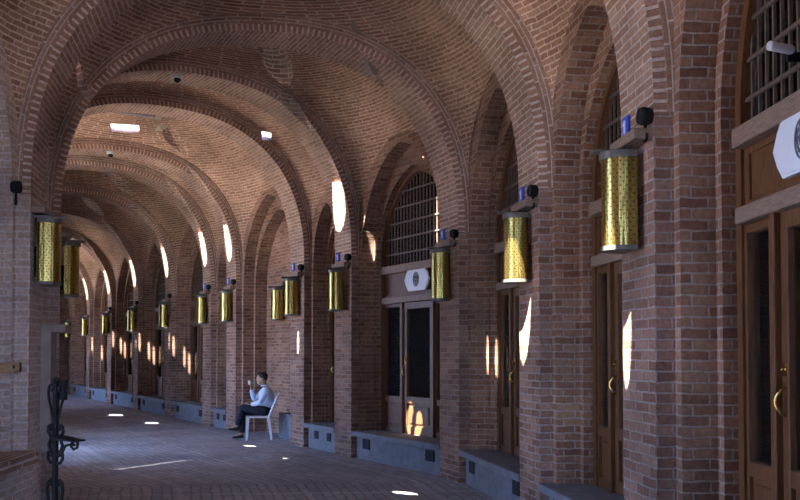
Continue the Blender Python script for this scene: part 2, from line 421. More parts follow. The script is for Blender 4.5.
solid = []
for i in range(n):
    pier(i, 'out'); pier(i, 'inn')
    solid.append(rib(i))
for i in range(n - 1): solid.append(vault(i))

def openings():
    H = []
    for nm, ph in (('D', .27), ('F', .27), ('G', .29), ('H', .29), ('I', .29), ('J', .29), ('K', .29)):
        t = arch_pt(IX[nm], ph, 0); H.append((t.x, t.y, t.z, .42 if nm == 'D' else .32, .34, .0))
    for x, y, z, w_, h_, tl in SPOTS: H.append((x, y, z, w_, h_, tl))
    return H
SPOTS = [(-1.80, 14.13, 1.82, .08, .25, 0), (.50, 11.35, 3.62, .12, .4, 0), (.164, 11.963, .62, .17, .30, 0), (.30, 11.81, .50, .2, .24, 0),
         (1.21, 7.76, 1.95, .24, .5, 0), (1.588, 5.55, 1.67, .10, .42, 0),
         (-1.69, 12.36, 0, .30, .09, 0), (-4.40, 16.26, 0, .40, .2, 0), (-5.84, 18.88, 0, .4, .2, 0), (-7.58, 21.39, 0, .5, .22, 0), (-9.05, 23.33, 0, .5, .22, 0), (-10.56, 25.66, 0, .5, .22, 0), (.06, 9.32, 0, .34, .1, 0)]
SPOTS += [(1.10, 10.017, 1.60, .02, .3, 0), (1.20, 9.955, 1.56, .02, .3, 0), (1.31, 9.73, 1.42, .06, .4, 0), (-.41, 12.587, 3.27, .05, .22, 0), (-2.64, 14.12, 0, .3, .06, 0)]
ADDED_SLITS = [(-11.208, 29.112, 2.0), (-10.855, 29.15, 1.673), (-9.435, 26.296, 2.126), (-9.19, 26.353, 1.896), (-9.054, 26.345, 1.765), (-7.776, 23.561, 2.071), (-7.617, 23.389, 1.98),
         (-7.358, 23.455, 1.717), (-7.21, 23.455, 1.571), (-5.986, 20.726, 1.989), (-5.832, 20.598, 1.832), (-5.565, 20.668, 1.548), (-5.432, 20.658, 1.368)]
SPOTS += [(x, y, z, .022, .34, 0) for x, y, z in ADDED_SLITS]  # added slits: direct sun imitates streaks reflected from lamps and glass
def cut_holes():
    """openings through the masonry: subtract slanted shafts from ribs and vaults"""
    cut = []
    trees = [BVHTree.FromPolygons([v.co.copy() for v in o.data.vertices], [tuple(p.vertices) for p in o.data.polygons]) for o in solid]
    up = V((0, 0, 1)); sx = SD.cross(up).normalized(); sy = sx.cross(SD).normalized()
    for tx, ty, tz, w, h, tilt in openings():
        t = V((tx, ty, tz)); st = t - SD * .35; en = t - SD * 9
        mb = MB(); K = 10
        ct, s_ = math.cos(tilt), math.sin(tilt)
        ring = []
        for k in range(K):
            an = 2 * PI * k / K; px, py = w / 2 * math.cos(an), h / 2 * math.sin(an)
            ring.append(sx * (px * ct - py * s_) + sy * (px * s_ + py * ct))
        mb.grid([[st + r for r in ring], [en + r for r in ring]], None, close=True)
        mb.face([st + r for r in ring]); mb.face([en + r for r in ring][::-1])
        cut.append(mb.build('shaft', M['vault']))
        ts = [h[3] for b in trees for h in [b.ray_cast(t - SD * .35, -SD)] if h[0] is not None]
        if ts:
            d0 = max(ts) + .35; p0, p1 = t - SD * (d0 + .30), t - SD * (d0 + 1.0)     # added tube outside the vault, hides the sky behind the opening
            o_ = lambda p, g: [p + r * g + r.normalized() * (.08 if g > 1 else 0) for r in ring]
            mb = MB(); rr = [o_(p0, 1.05), o_(p1, 1.05), o_(p1, 1.06), o_(p0, 1.06)]
            rr = [[p0 + r * 1.04 for r in ring], [p1 + r * 1.04 for r in ring], [p1 + r * 1.04 + r.normalized() * .08 for r in ring], [p0 + r * 1.04 + r.normalized() * .08 for r in ring]]
            mb.grid(rr + [rr[0]], None, close=True); struct(mb.build('sky_blocker_tube', M['plaster']))
    for i in range(n - 1):                       # one small skylight in the crown of each vault
        c = (OUT[i] + INN[i] + OUT[i + 1] + INN[i + 1]) / 4 - AO[i] * .12
        L = (OUT[i + 1] + INN[i + 1] - OUT[i] - INN[i]).length / 2
        ww = min(SKY, L - .8)
        cut.append(MB().box(c + Z3 * 6, (SKY, ww, 2.4), Matrix.Rotation(math.atan2((RD[i] + RD[i + 1]).y, (RD[i] + RD[i + 1]).x), 3, 'Z')).build('shaft', M['vault']))
        cut[-1]['up'] = 1
        mb = MB(); R = Matrix.Rotation(math.atan2((RD[i] + RD[i + 1]).y, (RD[i] + RD[i + 1]).x), 3, 'Z')
        ztop = SPR + 3.0
        for (dx, dy, lx, ly) in ((-SKY / 2 - .06, 0, .1, ww + .2), (SKY / 2 + .06, 0, .1, ww + .2), (0, -ww / 2 - .06, SKY, .1), (0, ww / 2 + .06, SKY, .1)):
            mb.box(c + R @ V((dx, dy, 0)) + Z3 * (ztop + .75), (lx, ly, 1.8), R)
        solid.append(struct(mb.build('sun_blocker_curb', M['plaster'])))  # unseen walls added round each skylight to block direct sun
    # two broken skylights that show the sky
    for p, dr, a_, b_ in (((-5.25, 15.17, 5.9), (-.28, .8, .53), .52, .19), ((-2.27, 13.54, 5.33), (-.2, .8, .55), .17, .13)):
        dr = V(dr).normalized(); rot = dr.to_track_quat('Z', 'Y').to_matrix()
        cut.append(MB().box(V(p) + dr * .5, (a_, b_, 2.0), rot).build('shaft', M['vault'])); cut[-1]['up'] = 1
    for o in solid:
        bb = [o.matrix_world @ V(c) for c in o.bound_box]
        lo = V((min(p.x for p in bb), min(p.y for p in bb), min(p.z for p in bb))); hi = V((max(p.x for p in bb), max(p.y for p in bb), max(p.z for p in bb)))
        used = False
        for c in cut:
            cb = [V(p) for p in c.bound_box]
            # march along the shaft to see whether it meets this box
            t = sum(cb, V((0, 0, 0))) / 8
            hit = any(all(lo[k] - .2 <= (t if 'up' in c else t + SD * s)[k] <= hi[k] + .2 for k in range(3)) for s in [x * .12 for x in range(-40, 41)])
            if not hit: continue
            m = o.modifiers.new('opening', 'BOOLEAN'); m.operation = 'DIFFERENCE'; m.object = c; m.solver = 'EXACT'; used = True
        if used:
            dg = bpy.context.evaluated_depsgraph_get(); dg.update()
            me = bpy.data.meshes.new_from_object(o.evaluated_get(dg), preserve_all_data_layers=True, depsgraph=dg)
            o.modifiers.clear(); o.data = me
    for c in cut: bpy.data.objects.remove(c, do_unlink=True)
cut_holes()

# ------------------------------------------------------------------ shop fronts in the arches of the right-hand wall
def inset(curve, d, zb):
    """inner outline of the arched frame"""
    h = -curve[0][0]; top = max(z for x, z in curve)
    return [(x * (h - d) / h, zb if k in (0, len(curve) - 1) else z - d * (.3 + .9 * (1 - abs(x) / h))) for k, (x, z) in enumerate(curve)]

def half_at(curve, z):
    best = 0
    for (x0, z0), (x1, z1) in zip(curve[:-1], curve[1:]):
        if x0 <= 0 and x1 <= 0 and z0 <= z <= z1 and z1 > z0: best = -(x0 + (x1 - x0) * (z - z0) / (z1 - z0))
    return best

doors = [0]
def shopfront(F, c2, label, detail=2, sign=False):
    doors[0] += 1
    root = bpy.data.objects.new('door_%d' % doors[0], None); C.objects.link(root)
    root.location = F.o; root.rotation_euler = (0, 0, F.rz); root['kind'] = 'structure'; root['label'] = label; root['category'] = 'door'
    zb = .42; Y0, Y1 = .45, .53
    c = [(x, max(z, zb)) for x, z in c2]; h = -c[0][0]
    # arched frame
    mb = MB(); ci = inset(c, .07, zb); K = len(c)
    P = lambda p, y: V((p[0], y, p[1]))
    for k in range(K - 1):
        for (a, ya, b, yb) in ((c, Y0, ci, Y0), (ci, Y0, ci, Y1), (ci, Y1, c, Y1), (c, Y1, c, Y0)):
            mb.face([P(a[k], ya), P(a[k + 1], ya), P(b[k + 1], yb), P(b[k], yb)])
    mb.build('frame', M['wood'], root)
    hi = h - .07
    b1 = MB().box((0, .465, 2.91), (2 * hi, .15, .12), bev=.012); b1.build('transom_beam', M['wood_grey'], root)
    b2 = MB().box((0, .47, 2.44), (2 * hi, .13, .10), bev=.012); b2.build('lintel', M['wood_grey'], root)
    pb = MB().box((0, .50, 2.67), (2 * hi, .03, .36))
    for zz in (2.51, 2.83): pb.box((0, .485, zz), (2 * hi, .03, .04), bev=.006)
    for s in (-1, 1): pb.box((s * (hi - .03), .485, 2.67), (.06, .03, .30), bev=.006)
    pb.build('sign_board', M['wood'], root)
    # fanlight grille
    top = max(z for x, z in ci)
    mb = MB(); sp = .085
    k = int(hi / sp)
    for j in range(-k, k + 1):
        x = j * sp
        zt = 2.97
        zz = 2.97
        while zz < top and half_at(ci, zz) > abs(x): zz += .02
        if zz > 3.02: mb.box((x, .50, (2.96 + zz) / 2), (.017, .018, zz - 2.95))
    zz = 3.15
    while zz < top - .08:
        hh = half_at(ci, zz)
        if hh > .08: mb.box((0, .488, zz), (2 * hh, .018, .024))
        zz += .235
    mb.build('fanlight_grille', M['grille'], root)
    mb = MB()
    hs = [(x * .995, z) for x, z in ci if z > 2.95]
    poly = [(-half_at(ci, 2.96) * .99, 2.96)] + hs + [(half_at(ci, 2.96) * .99, 2.96)]
    mb.prism([(x, z) for x, z in poly], .522, .528); mb.build('fanlight_glass', M['glass'], root)
    # lower part : sidelight | leaf | sidelight
    lw = min(.74, 2 * hi * .42); xs = lw / 2
    if hi < .5: lw = 2 * hi - .1; xs = lw / 2
    posts = MB()
    if hi - xs > .12:
        for s in (-1, 1): posts.box((s * (xs + .03), .475, 1.405), (.06, .11, 1.97), bev=.01)
        posts.build('post', M['wood'], root)
        for s in (-1, 1):
            xa, xb = xs + .06, hi
            xm, w = s * (xa + xb) / 2, xb - xa
            sl = MB(); st = .032
            for q in (xa + st / 2, xb - st / 2): sl.box((s * q, .49, 1.405), (st, .05, 1.97), bev=.006)
            for zz, hh in ((.46, .08), (.92, .09), (2.36, .05)): sl.box((xm, .49, zz), (w, .05, hh), bev=.006)
            sl.box((xm, .50, .69), (w - .05, .02, .42)); sl.box((xm, .49, .69), (max(.05, w - .15), .03, .29), bev=.012)
            o = sl.build('sidelight', M['wood'], root)
            MB().box((xm, .505, 1.65), (w - .06, .008, 1.38)).build('pane', M['glass'], o)
    lf = MB(); st = .075
    for s in (-1, 1): lf.box((s * (xs - st / 2), .485, 1.405), (st, .055, 1.97), bev=.008)
    for zz, hh in ((.48, .12), (.93, .10), (2.34, .10)): lf.box((0, .485, zz), (lw - 2 * st + .02, .05, hh), bev=.008)
    lf.box((0, .497, .71), (lw - 2 * st, .02, .38)); lf.box((0, .485, .71), (max(.06, lw - 2 * st - .09), .035, .26), bev=.014)
    o = lf.build('door_leaf', M['wood'], root)
    MB().box((0, .50, 1.635), (lw - 2 * st, .008, 1.32)).build('pane', M['glass'], o)
    hx = -(xs - st / 2)
    hd = MB().tube([(hx + .010 * math.sin(3 * t_), .455 - .05 * math.sin(t_), 1.345 - .075 * math.cos(t_)) for t_ in [PI * q / 12 for q in range(13)]], [.008 + .004 * math.sin(PI * q / 12) for q in range(13)], 8)
    MB().box((hx, .455, 1.52), (.04, .012, .075), bev=.004).lathe([(0, 0), (.012, 0), (.012, .02), (0, .022)], (hx, .452, 1.52), Matrix.Rotation(PI / 2, 3, 'X'), 12).build('lock_plate', M['gold'], o)
    hd.build('handle', M['gold'], o)
    if sign:
        W, H = .31, .165
        out = []
        for s1, s2 in ((1, -1), (1, 1), (-1, 1), (-1, -1)):
            pass
        out = [(-W * .68, -H), (W * .68, -H), (W * .86, -H * .55), (W, 0), (W * .86, H * .55), (W * .68, H), (-W * .68, H), (-W * .86, H * .55), (-W, 0), (-W * .86, -H * .55)]
        sg = thing('shop_sign', sign, 'sign', F(.04, .40, 2.71), F.rz, 'white emblem signs over the shop doors')
        MB().prism(out, 0, .03).build('plate', M['white'], sg)
        MB().prism([(x * .93, z * .9) for x, z in out], -.006, .003).build('plate_face', M['white'], sg)
        em = MB(); ex, ez = .07, .105
        el = lambda t, f=1: (ex * f * math.cos(t), -.008, ez * f * math.sin(t))
        for f in (1, .72, .4): em.tube([el(2 * PI * q / 24, f) for q in range(25)], .0055, 6)
        for q in range(10):
            t = 2 * PI * q / 10
            em.tube([el(t, .15), el(t + .5, .6), el(t, 1)], .0045, 5)
        em.build('emblem', M['emblem'], sg)
    return root

def bench(F, label, depth=.45):
    t = thing('stone_bench', label, 'bench', F(0, .03, 0), F.rz, 'stone step benches between the piers')
    L = 2 * F.hc - .01
    MB().box((0, depth / 2 - .02, .385), (L, depth + .06, .08), bev=.015).build('slab', M['stone'], t)
    MB().box((0, depth / 2 + .02, .16), (L - .02, depth - .06, .38), bev=.01).build('base', M['stone'], t)
    if L > 1.2:
        for s in (-1, 1): MB().box((s * L * .36, .045, .24), (.20, .02, .15), bev=.004).build('vent', M['stone_dark'], t)
    else:
        for s in (-1, 1): MB().box((s * L * .2, .045, .24), (.14, .02, .13), bev=.004).build('vent', M['stone_dark'], t)
    return t

APEX2 = {'ZA': 4.4, 'CD': 4.40}
place = {'XY': 'third shopfront behind the viewpoint', 'YZ': 'shopfront nearest the viewpoint',
         'ZA': 'the right edge of the photo, left half in view', 'AB': 'between the two nearest lamp piers on the right',
         'BC': 'between the second and third lamp piers on the right', 'CD': 'at the bend with its whole fanlight in view',
         'DE': 'deep in the narrow dark arch left of the bend', 'FG': 'in the narrow arch just beyond the seated man',
         'GH': 'second arch beyond the seated man', 'HI': 'third arch beyond the seated man', 'IJ': 'fourth arch beyond the seated man',
         'JK': 'fifth arch beyond the seated man', 'KL': 'sixth arch beyond the seated man', 'LM': 'farthest arch beyond the seated man'}
FR = {}
for i in range(IX['X'], n - 1):
    nm = NAME[i] + NAME[i + 1]; F = Frame(i, 'out'); FR[nm] = F
    ap1 = SPR + rise_of(F.hc) - .09; ap2 = APEX2.get(nm, ap1 - .28)
    if nm in ('XY', 'YZ'): bay_wall(F, ap1, ap2, .62, 'wall'); continue      # open archways behind the viewpoint
    if nm == 'EF':
        c2, _ = bay_wall(F, ap1, ap2, .62, 'wall', blind=True)
    else:
        c2, _ = bay_wall(F, ap1, ap2, .5, 'wall')
        sg = None
        if nm == 'ZA': sg = 'white plate with dark oval emblem cut by the right edge of the photo'
        if nm == 'CD': sg = 'small white plate with oval emblem above the glazed door at the bend'
        shopfront(F, c2, 'brown timber and glass shop door, ' + place[nm], 2, sg)
    if nm == 'EF':
        t = thing('stone_block', 'low grey green stone block against the wall behind the plastic chair', 'block', F(.58, .33, 0), F.rz)
        MB().box((0, .13, .22), (.95, .28, .44), bev=.015).build('block_body', M['stone'], t)
        MB().box((0, .13, .455), (.98, .30, .03), bev=.008).build('top_slab', M['stone'], t)
    elif i >= IX['Z']:
        bench(F, 'grey stone step bench ' + {'ZA': 'under the nearest shop door at the right edge', 'AB': 'between the two nearest lamp piers at the bottom edge',
              'BC': 'between the second lamp pier and the bend pier', 'CD': 'in front of the glazed door with the sunlit foot',
              'DE': 'in the narrow dark arch right of the seated man', 
              'FG': 'short, directly left of the seated man', 'GH': 'second to the left beyond the seated man', 'HI': 'third to the left beyond the seated man',
              'IJ': 'fourth to the left beyond the seated man', 'JK': 'fifth to the left beyond the seated man', 'KL': 'sixth to the left beyond the seated man', 'LM': 'farthest along the corridor'}[nm])

# ------------------------------------------------------------------ inner (left) side : closed bays near the camera, open arches elsewhere
OPENB = {'EF', 'ZA', 'JK'}
FI = {}
for i in range(0, n - 1):
    nm = NAME[i] + NAME[i + 1]; F = Frame(i, 'inn'); FI[nm] = F
    ap1 = SPR + rise_of(F.hc) - .09
    if nm in OPENB: bay_wall(F, ap1, ap1 - .2, .62, 'left')
    else: bay_wall(F, ap1, ap1 - .2, .62, 'left', blind=True)
for i in range(0, IX['X']):
    F = Frame(i, 'out'); bay_wall(F, SPR + rise_of(F.hc) - .09, SPR + rise_of(F.hc) - .3, .5, 'wall', blind=True)

# shop back wall and roof of the outer range, one continuous shell
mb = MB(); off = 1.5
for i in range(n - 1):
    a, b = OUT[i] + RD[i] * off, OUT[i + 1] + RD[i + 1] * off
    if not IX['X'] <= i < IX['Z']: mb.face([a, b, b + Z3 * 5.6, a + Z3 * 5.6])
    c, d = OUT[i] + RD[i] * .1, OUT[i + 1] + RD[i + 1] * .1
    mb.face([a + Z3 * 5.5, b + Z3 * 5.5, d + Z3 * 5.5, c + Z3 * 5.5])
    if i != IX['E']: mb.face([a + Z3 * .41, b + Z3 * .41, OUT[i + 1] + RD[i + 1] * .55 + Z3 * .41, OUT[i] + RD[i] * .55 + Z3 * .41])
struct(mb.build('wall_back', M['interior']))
# end walls
for i, nm in ((0, 'wall_near'), (n - 1, 'wall_far')):
    a, b = OUT[i] + RD[i] * 1.5, INN[i] - RD[i] * .8; s = AO[i] * (-.3 if i == 0 else .3)
    if i == 0: a = OUT[0] - NO[0] * 1.6                # the near end stays open beside the right-hand wall
    mb = MB()
    for (p, q) in ((a, b), (b, b + s), (b + s, a + s), (a + s, a)): mb.face([p, q, q + Z3 * 6.2, p + Z3 * 6.2], [(0, 0), ((q - p).length, 0), ((q - p).length, 6.2), (0, 6.2)])
    mb.face([a + Z3 * 6.2, b + Z3 * 6.2, b + s + Z3 * 6.2, a + s + Z3 * 6.2])
    struct(mb.build(nm, M['wall']))

# floor : strip that follows the corridor, uv in metres along / across
mb = MB(); dist = 0
for i in range(n - 1):
    l = ((OUT[i + 1] + INN[i + 1]) / 2 - (OUT[i] + INN[i]) / 2).length
    for k in range(6):
        t0, t1 = -.6 + k * (6.1 / 6) , -.6 + (k + 1) * (6.1 / 6)
        p = lambda j, t: INN[j] + RD[j] * t
        mb.face([p(i, t0), p(i, t1), p(i + 1, t1), p(i + 1, t0)], [(dist, t0), (dist, t1), (dist + l, t1), (dist + l, t0)])
    dist += l
struct(mb.build('floor', M['floor']))
# courtyard ground and an added, unseen roof keeping sun out of the open arches
mb = MB(); mb.box((0, 20, -.08), (160, 160, .1)); struct(mb.build('courtyard_ground', M['gravel']))
mb = MB(); GD = 4.0
for i in range(n - 1):
    a, b = INN[i] - RD[i] * .05, INN[i + 1] - RD[i + 1] * .05
    c, d = a - RD[i] * GD, b - RD[i + 1] * GD
    if i in (6, 7): c, d = a - RD[i] * 1.0, b - RD[i + 1] * 1.0
    z0, z1 = Z3 * 4.85, Z3 * 5.0
    mb.face([a + z0, b + z0, d + z0, c + z0]); mb.face([a + z1, c + z1, d + z1, b + z1]); mb.face([c + z0, d + z0, d + z1, c + z1])
struct(mb.build('sun_blocker_roof', M['plaster']))

# ------------------------------------------------------------------ lamps, plaques, spotlights on every pier
def lamp_proto():
    t = thing('wall_lantern', '', 'lamp', group='brass lanterns on the piers')
    H, W, D = .58, .24, .19; z0 = 2.32
    K = 18
    ring = [(-W / 2, -.05)] + [(-W / 2 * math.cos(PI * k / K), -.07 - (D - .02) * math.sin(PI * k / K) ** .8) for k in range(K + 1)] + [(W / 2, -.05)]
    mb = MB(); s = [0]
    for a, b in zip(ring[:-1], ring[1:]): s.append(s[-1] + math.dist(a, b))
    rows = [[V((x, y, z0 + H * r / 8)) for x, y in ring] for r in range(9)]
    mb.grid(rows, lambda i, j: (s[j], i * H / 8), 0, True)
    mb.grid([[p + V((0, .006, 0)) for p in r] for r in rows], lambda i, j: (s[j], i * H / 8), 0, True)
    mb.face([(-W / 2, -.05, z0), (W / 2, -.05, z0), (W / 2, -.05, z0 + H), (-W / 2, -.05, z0 + H)], [(0, 0), (W, 0), (W, H), (0, H)])
    mb.build('shade', M['brass'], t, weld=False)
    def cap(za, zb, g):
        r = [(x * g, (y + .05) * g - .05) for x, y in ring]
        MBc = MB(); a = [V((x, y, za)) for x, y in r]; b = [V((x, y, zb)) for x, y in r]
        MBc.face(a[::-1]); MBc.face(b)
        for k in range(len(a)):
            k2 = (k + 1) % len(a); MBc.face([a[k], a[k2], b[k2], b[k]])
        return MBc
    cap(z0 + H, z0 + H + .045, 1.08).build('top_cap', M['cap'], t)
    cap(z0 - .03, z0, 1.05).build('bottom_cap', M['cap'], t)
    MB().box((0, -.03, z0 + .2), (.06, .07, .3), bev=.008).build('wall_mount', M['iron'], t)
    MB().box((-.03, -.15, z0 + H + .062), (.045, .30, .03), bev=.006).build('lamp_arm', M['cap'], t)
    bm_ = MB().box((.05, -.06, z0 + H + .115), (.42, .13, .07), bev=.012)
    bm_.build('timber_bracket', M['wood_grey'], t)
    return t
def plaque_proto():
    t = thing('number_plaque', '', 'plaque', group='blue enamel plaques above the lanterns')
    MB().box((-.15, -.012, 3.17), (.11, .02, .14), bev=.006).build('plate', M['blue'], t)
    MB().prism([(-.158, 3.125), (-.138, 3.125), (-.138, 3.215), (-.152, 3.215), (-.172, 3.195), (-.172, 3.18), (-.158, 3.188)], -.028, -.02).build('numeral', M['white'], t)
    return t
def spot_proto():
    t = thing('wall_spotlight', '', 'lamp', group='black round spotlights on the pier corners')
    X = Matrix.Rotation(PI / 2, 3, 'X')
    MB().lathe([(.0, 0), (.045, .0), (.056, .02), (.058, .06), (.052, .08), (.045, .072), (0, .07)], (.235, .0, 3.13), X, 20).build('housing', M['iron'], t)
    MB().tube([(.235, -.04, 3.08), (.235, -.04, 3.02)], .012, 8).build('stem', M['iron'], t)
    MB().tube([(.235 + .026 * math.cos(a), -.04, 2.995 + .026 * math.sin(a)) for a in [2 * PI * k / 14 for k in range(15)]], .009, 6).build('ring', M['iron'], t)
    return t
far = ['first', 'second', 'third', 'fourth', 'fifth', 'sixth', 'seventh', 'eighth']
WORDS = {'A': 'nearest right pier, beside the right edge shop', 'B': 'second right pier, above the white sun patch', 'C': 'right pier at the bend, beside the white sign',
         'D': 'right pier between bend door and narrow dark arch', 'E': 'pier immediately right of the seated man', 'F': 'first pier left of the seated man', 'G': 'second pier left of the seated man',
         'H': 'third pier left of the seated man', 'I': 'fourth pier left of the seated man', 'J': 'fifth pier left of the seated man', 'K': 'sixth pier left of the seated man', 'L': 'farthest right pier in view'}
def pier_words(nm): return WORDS[nm]
lp = pq = sp = None
def pier_frame(i, side):
    if side == 'out': x = -AO[i]; P = OUT[i]
    else: x = AI[i]; P = INN[i]
    return P, math.atan2(x.y, x.x)
for nm in 'ABCDEFGHIJKL':
    P, rz = pier_frame(IX[nm], 'out'); w = pier_words(nm)
    lab = 'curved brass lantern on the ' + w
    if lp is None: lp = lamp_proto(); lp.location = P; lp.rotation_euler = (0, 0, rz); lp['label'] = lab
    else: dup(lp, P, rz, lab)
    lab = 'small blue number plaque on the ' + w
    if nm in 'ABCDEFG':
        if pq is None: pq = plaque_proto(); pq.location = P; pq.rotation_euler = (0, 0, rz); pq['label'] = lab
        else: dup(pq, P, rz, lab)
    lab = 'small black round spotlight on the ' + w
    if nm in 'ABCDEFGHIJ':
        if sp is None: sp = spot_proto(); sp.location = P; sp.rotation_euler = (0, 0, rz); sp['label'] = lab
        else: dup(sp, P, rz, lab)
for nm, lab in (('B', 'punched brass lantern on the near left pier, larger of the left pair'), ('C', 'punched brass lantern on the far left pier, partly behind the nearer one')):
    P, rz = pier_frame(IX[nm], 'inn'); dup(lp, P + AI[IX[nm]] * (-.08 if nm == 'B' else -.16), rz, lab)
F = FR['EF']
dup(lp, F(-.34, .60, 0), F.rz, 'brass lantern on the blind brick wall behind the seated man')
P, rz = pier_frame(IX['B'], 'inn'); dup(sp, P + AI[IX['B']] * -.95 + NI[IX['B']] * .06, rz, 'small black spotlight on the near left pier at the left edge')

# ------------------------------------------------------------------ dome cameras under the ribs
for nm, th, lab in (('D', 1.66, 'small white dome camera under the crown of the nearer rib, right of the skylight'), ('F', 1.60, 'small white dome camera under a farther rib, below the white skylight')):
    i = IX[nm]; p = arch_pt(i, th, 0) - AO[i] * .12
    t = thing('dome_camera', lab, 'camera', p, 0, 'dome cameras under the ribs')
    MB().lathe([(.0, .0), (.075, 0), (.075, -.045), (.06, -.06), (0, -.06)], (0, 0, 0), None, 20).build('housing', M['camera'], t)
    MB().lathe([(.05, -.058), (.048, -.085), (.03, -.105), (0, -.112)], (0, 0, 0), None, 20).build('lens_dome', M['iron'], t)

F = FR['ZA']
t = thing('tube_camera', 'small grey tube camera in front of the fanlight at the upper right edge', 'camera', F(-.06, .40, 3.20), F.rz)
MB().lathe([(0, 0), (.02, 0), (.024, .012), (.024, .16), (0, .16)], (0, 0, 0), Matrix.Rotation(PI / 2, 3, 'X') @ Matrix.Rotation(.35, 3, 'Y'), 16).build('housing', M['camera'], t)
MB().box((-.02, .03, -.03), (.02, .10, .05), bev=.004).build('camera_bracket', M['iron'], t)

# ------------------------------------------------------------------ left foreground : wooden rail, stone bracket, iron stand
F = FI['AB']
t = thing('wooden_rail', 'pale wooden rail with a round hole, at the left edge of the photo', 'rail', F(F.hc - .46, .08, 1.44), F.rz)
MB().box((0, 0, .045), (.86, .07, .09), bev=.01).build('board', M['wood_pale'], t)
MB().lathe([(0, -.003), (.018, -.003), (.018, .003), (0, .003)], (.22, -.036, .05), Matrix.Rotation(PI / 2, 3, 'X'), 14).build('hole', M['stone_dark'], t)
MB().box((.37, -.038, .045), (.02, .012, .085), bev=.003).build('iron_strap', M['iron'], t)
# low brick plinth with a soldier coping
mb = MB().box((F(0, .12, .29)), (2 * F.hc, .36, .58), Matrix.Rotation(F.rz, 3, 'Z'), bev=.02)
struct(mb.build('plinth', M['left']))
mb = MB().box((F(0, .10, .63)), (2 * F.hc, .44, .12), Matrix.Rotation(F.rz, 3, 'Z'), bev=.03)
struct(mb.build('plinth_coping', M['voussoir']))

F = FI['BC']
t = thing('stone_bracket', 'grey plastered upright with a projecting lintel beside the left lanterns', 'bracket', F(-.25, .05, 0), F.rz)
MB().prism([(-.42, .62), (-.14, .62), (-.08, 1.2), (-.01, 1.84), (-.42, 1.84)], -.14, .08).build('upright', M['plaster'], t)
MB().box((-.16, -.09, 1.875), (.52, .38, .08), bev=.012).build('lintel', M['plaster'], t)

def spiral(cx, cz, r0, r1, a0, turns, sgn=1, K=22):
    return [(cx + sgn * (r0 + (r1 - r0) * k / K) * math.cos(a0 + turns * 2 * PI * k / K), 0, cz + (r0 + (r1 - r0) * k / K) * math.sin(a0 + turns * 2 * PI * k / K)) for k in range(K + 1)]
t = thing('iron_stand', 'tall black wrought iron stand with scrolls in front of the left pier', 'stand', (-2.64, 6.15, 0), math.radians(-22))
MB().box((0, 0, .70), (.034, .034, 1.36), bev=.004).lathe([(0, 1.38), (.022, 1.385), (.03, 1.40), (.022, 1.42), (0, 1.43)], n=12).build('post', M['iron'], t)
b = MB()
for k in range(3):
    a = 2 * PI * k / 3 + .5
    b.tube([(0, 0, .16), (.1 * math.cos(a), .1 * math.sin(a), .14), (.2 * math.cos(a), .2 * math.sin(a), .04), (.25 * math.cos(a), .25 * math.sin(a), .014)], .014, 8)
b.build('tripod_foot', M['iron'], t)
def scroll(pts, r=.010): return MB().tube(pts, r, 8)
for s in (-1, 1):
    # tall heart loop
    scroll([(s * x, 0, z) for x, z in ((.012, 1.08), (.04, 1.17), (.07, 1.26), (.078, 1.32), (.066, 1.365), (.04, 1.372), (.026, 1.35), (.032, 1.325), (.048, 1.328))]).build('heart_scroll', M['iron'], t)
    for zc in (1.02, .82):
        scroll([(s * x, 0, zc + z) for x, z in ((.016, -.05), (.05, -.045), (.075, -.01), (.07, .035), (.045, .045), (.032, .022), (.045, .004))], .012).build('scroll', M['iron'], t)
    scroll([(s * x, 0, z) for x, z in ((.012, .98), (.05, .955), (.068, .91), (.05, .86), (.012, .835))], .012).build('bulb_scroll', M['iron'], t)
    scroll([(s * x, 0, z) for x, z in ((.012, .42), (.06, .47), (.078, .56), (.07, .62), (.045, .645), (.028, .62), (.04, .60))], .012).build('scroll', M['iron'], t)
MB().prism([(.0, .985), (.24, .955), (.24, .945), (.0, .96)], -.06, .06).build('shelf', M['iron'], t)
scroll([(x, 0, z) for x, z in ((.02, .85), (.07, .86), (.10, .91), (.15, .92), (.18, .945))], .011).build('shelf_scroll', M['iron'], t)
scroll([(x, 0, z) for x, z in ((.22, .94), (.215, .90), (.18, .885), (.155, .905), (.17, .925), (.19, .915))], .011).build('shelf_scroll', M['iron'], t)
MB().box((.03, .03, 1.33), (.085, .03, .15), bev=.006).build('back_plate', M['iron'], t)

# ------------------------------------------------------------------ chair and seated man
CH = V((-2.70, 15.30, 0)); CRZ = math.radians(189)
t = thing('plastic_chair', 'white plastic garden chair under the seated man', 'chair', CH, CRZ)
mb = MB(); rows_t, rows_b = [], []
for j in range(9):
    x = -.21 + .44 * j / 8; w = .20 + .03 * j / 8
    rows_t.append([V((x, -w + 2 * w * k / 8, .435 + .012 * (abs(k - 4) / 4) ** 2 - (.02 if j == 8 else 0))) for k in range(9)])
    rows_b.append([p - V((0, 0, .03)) for p in rows_t[-1]])
mb.grid(rows_t, None, 0, True); mb.grid([r[::-1] for r in rows_b], None, 0, True)
per = lambda R: R[0] + [r[-1] for r in R[1:]] + R[-1][-2::-1] + [r[0] for r in R[-2:0:-1]]
a, b = per(rows_t), per(rows_b)
for k in range(len(a)): k2 = (k + 1) % len(a); mb.face([a[k], a[k2], b[k2], b[k]])
mb.build('seat', M['plastic'], t)
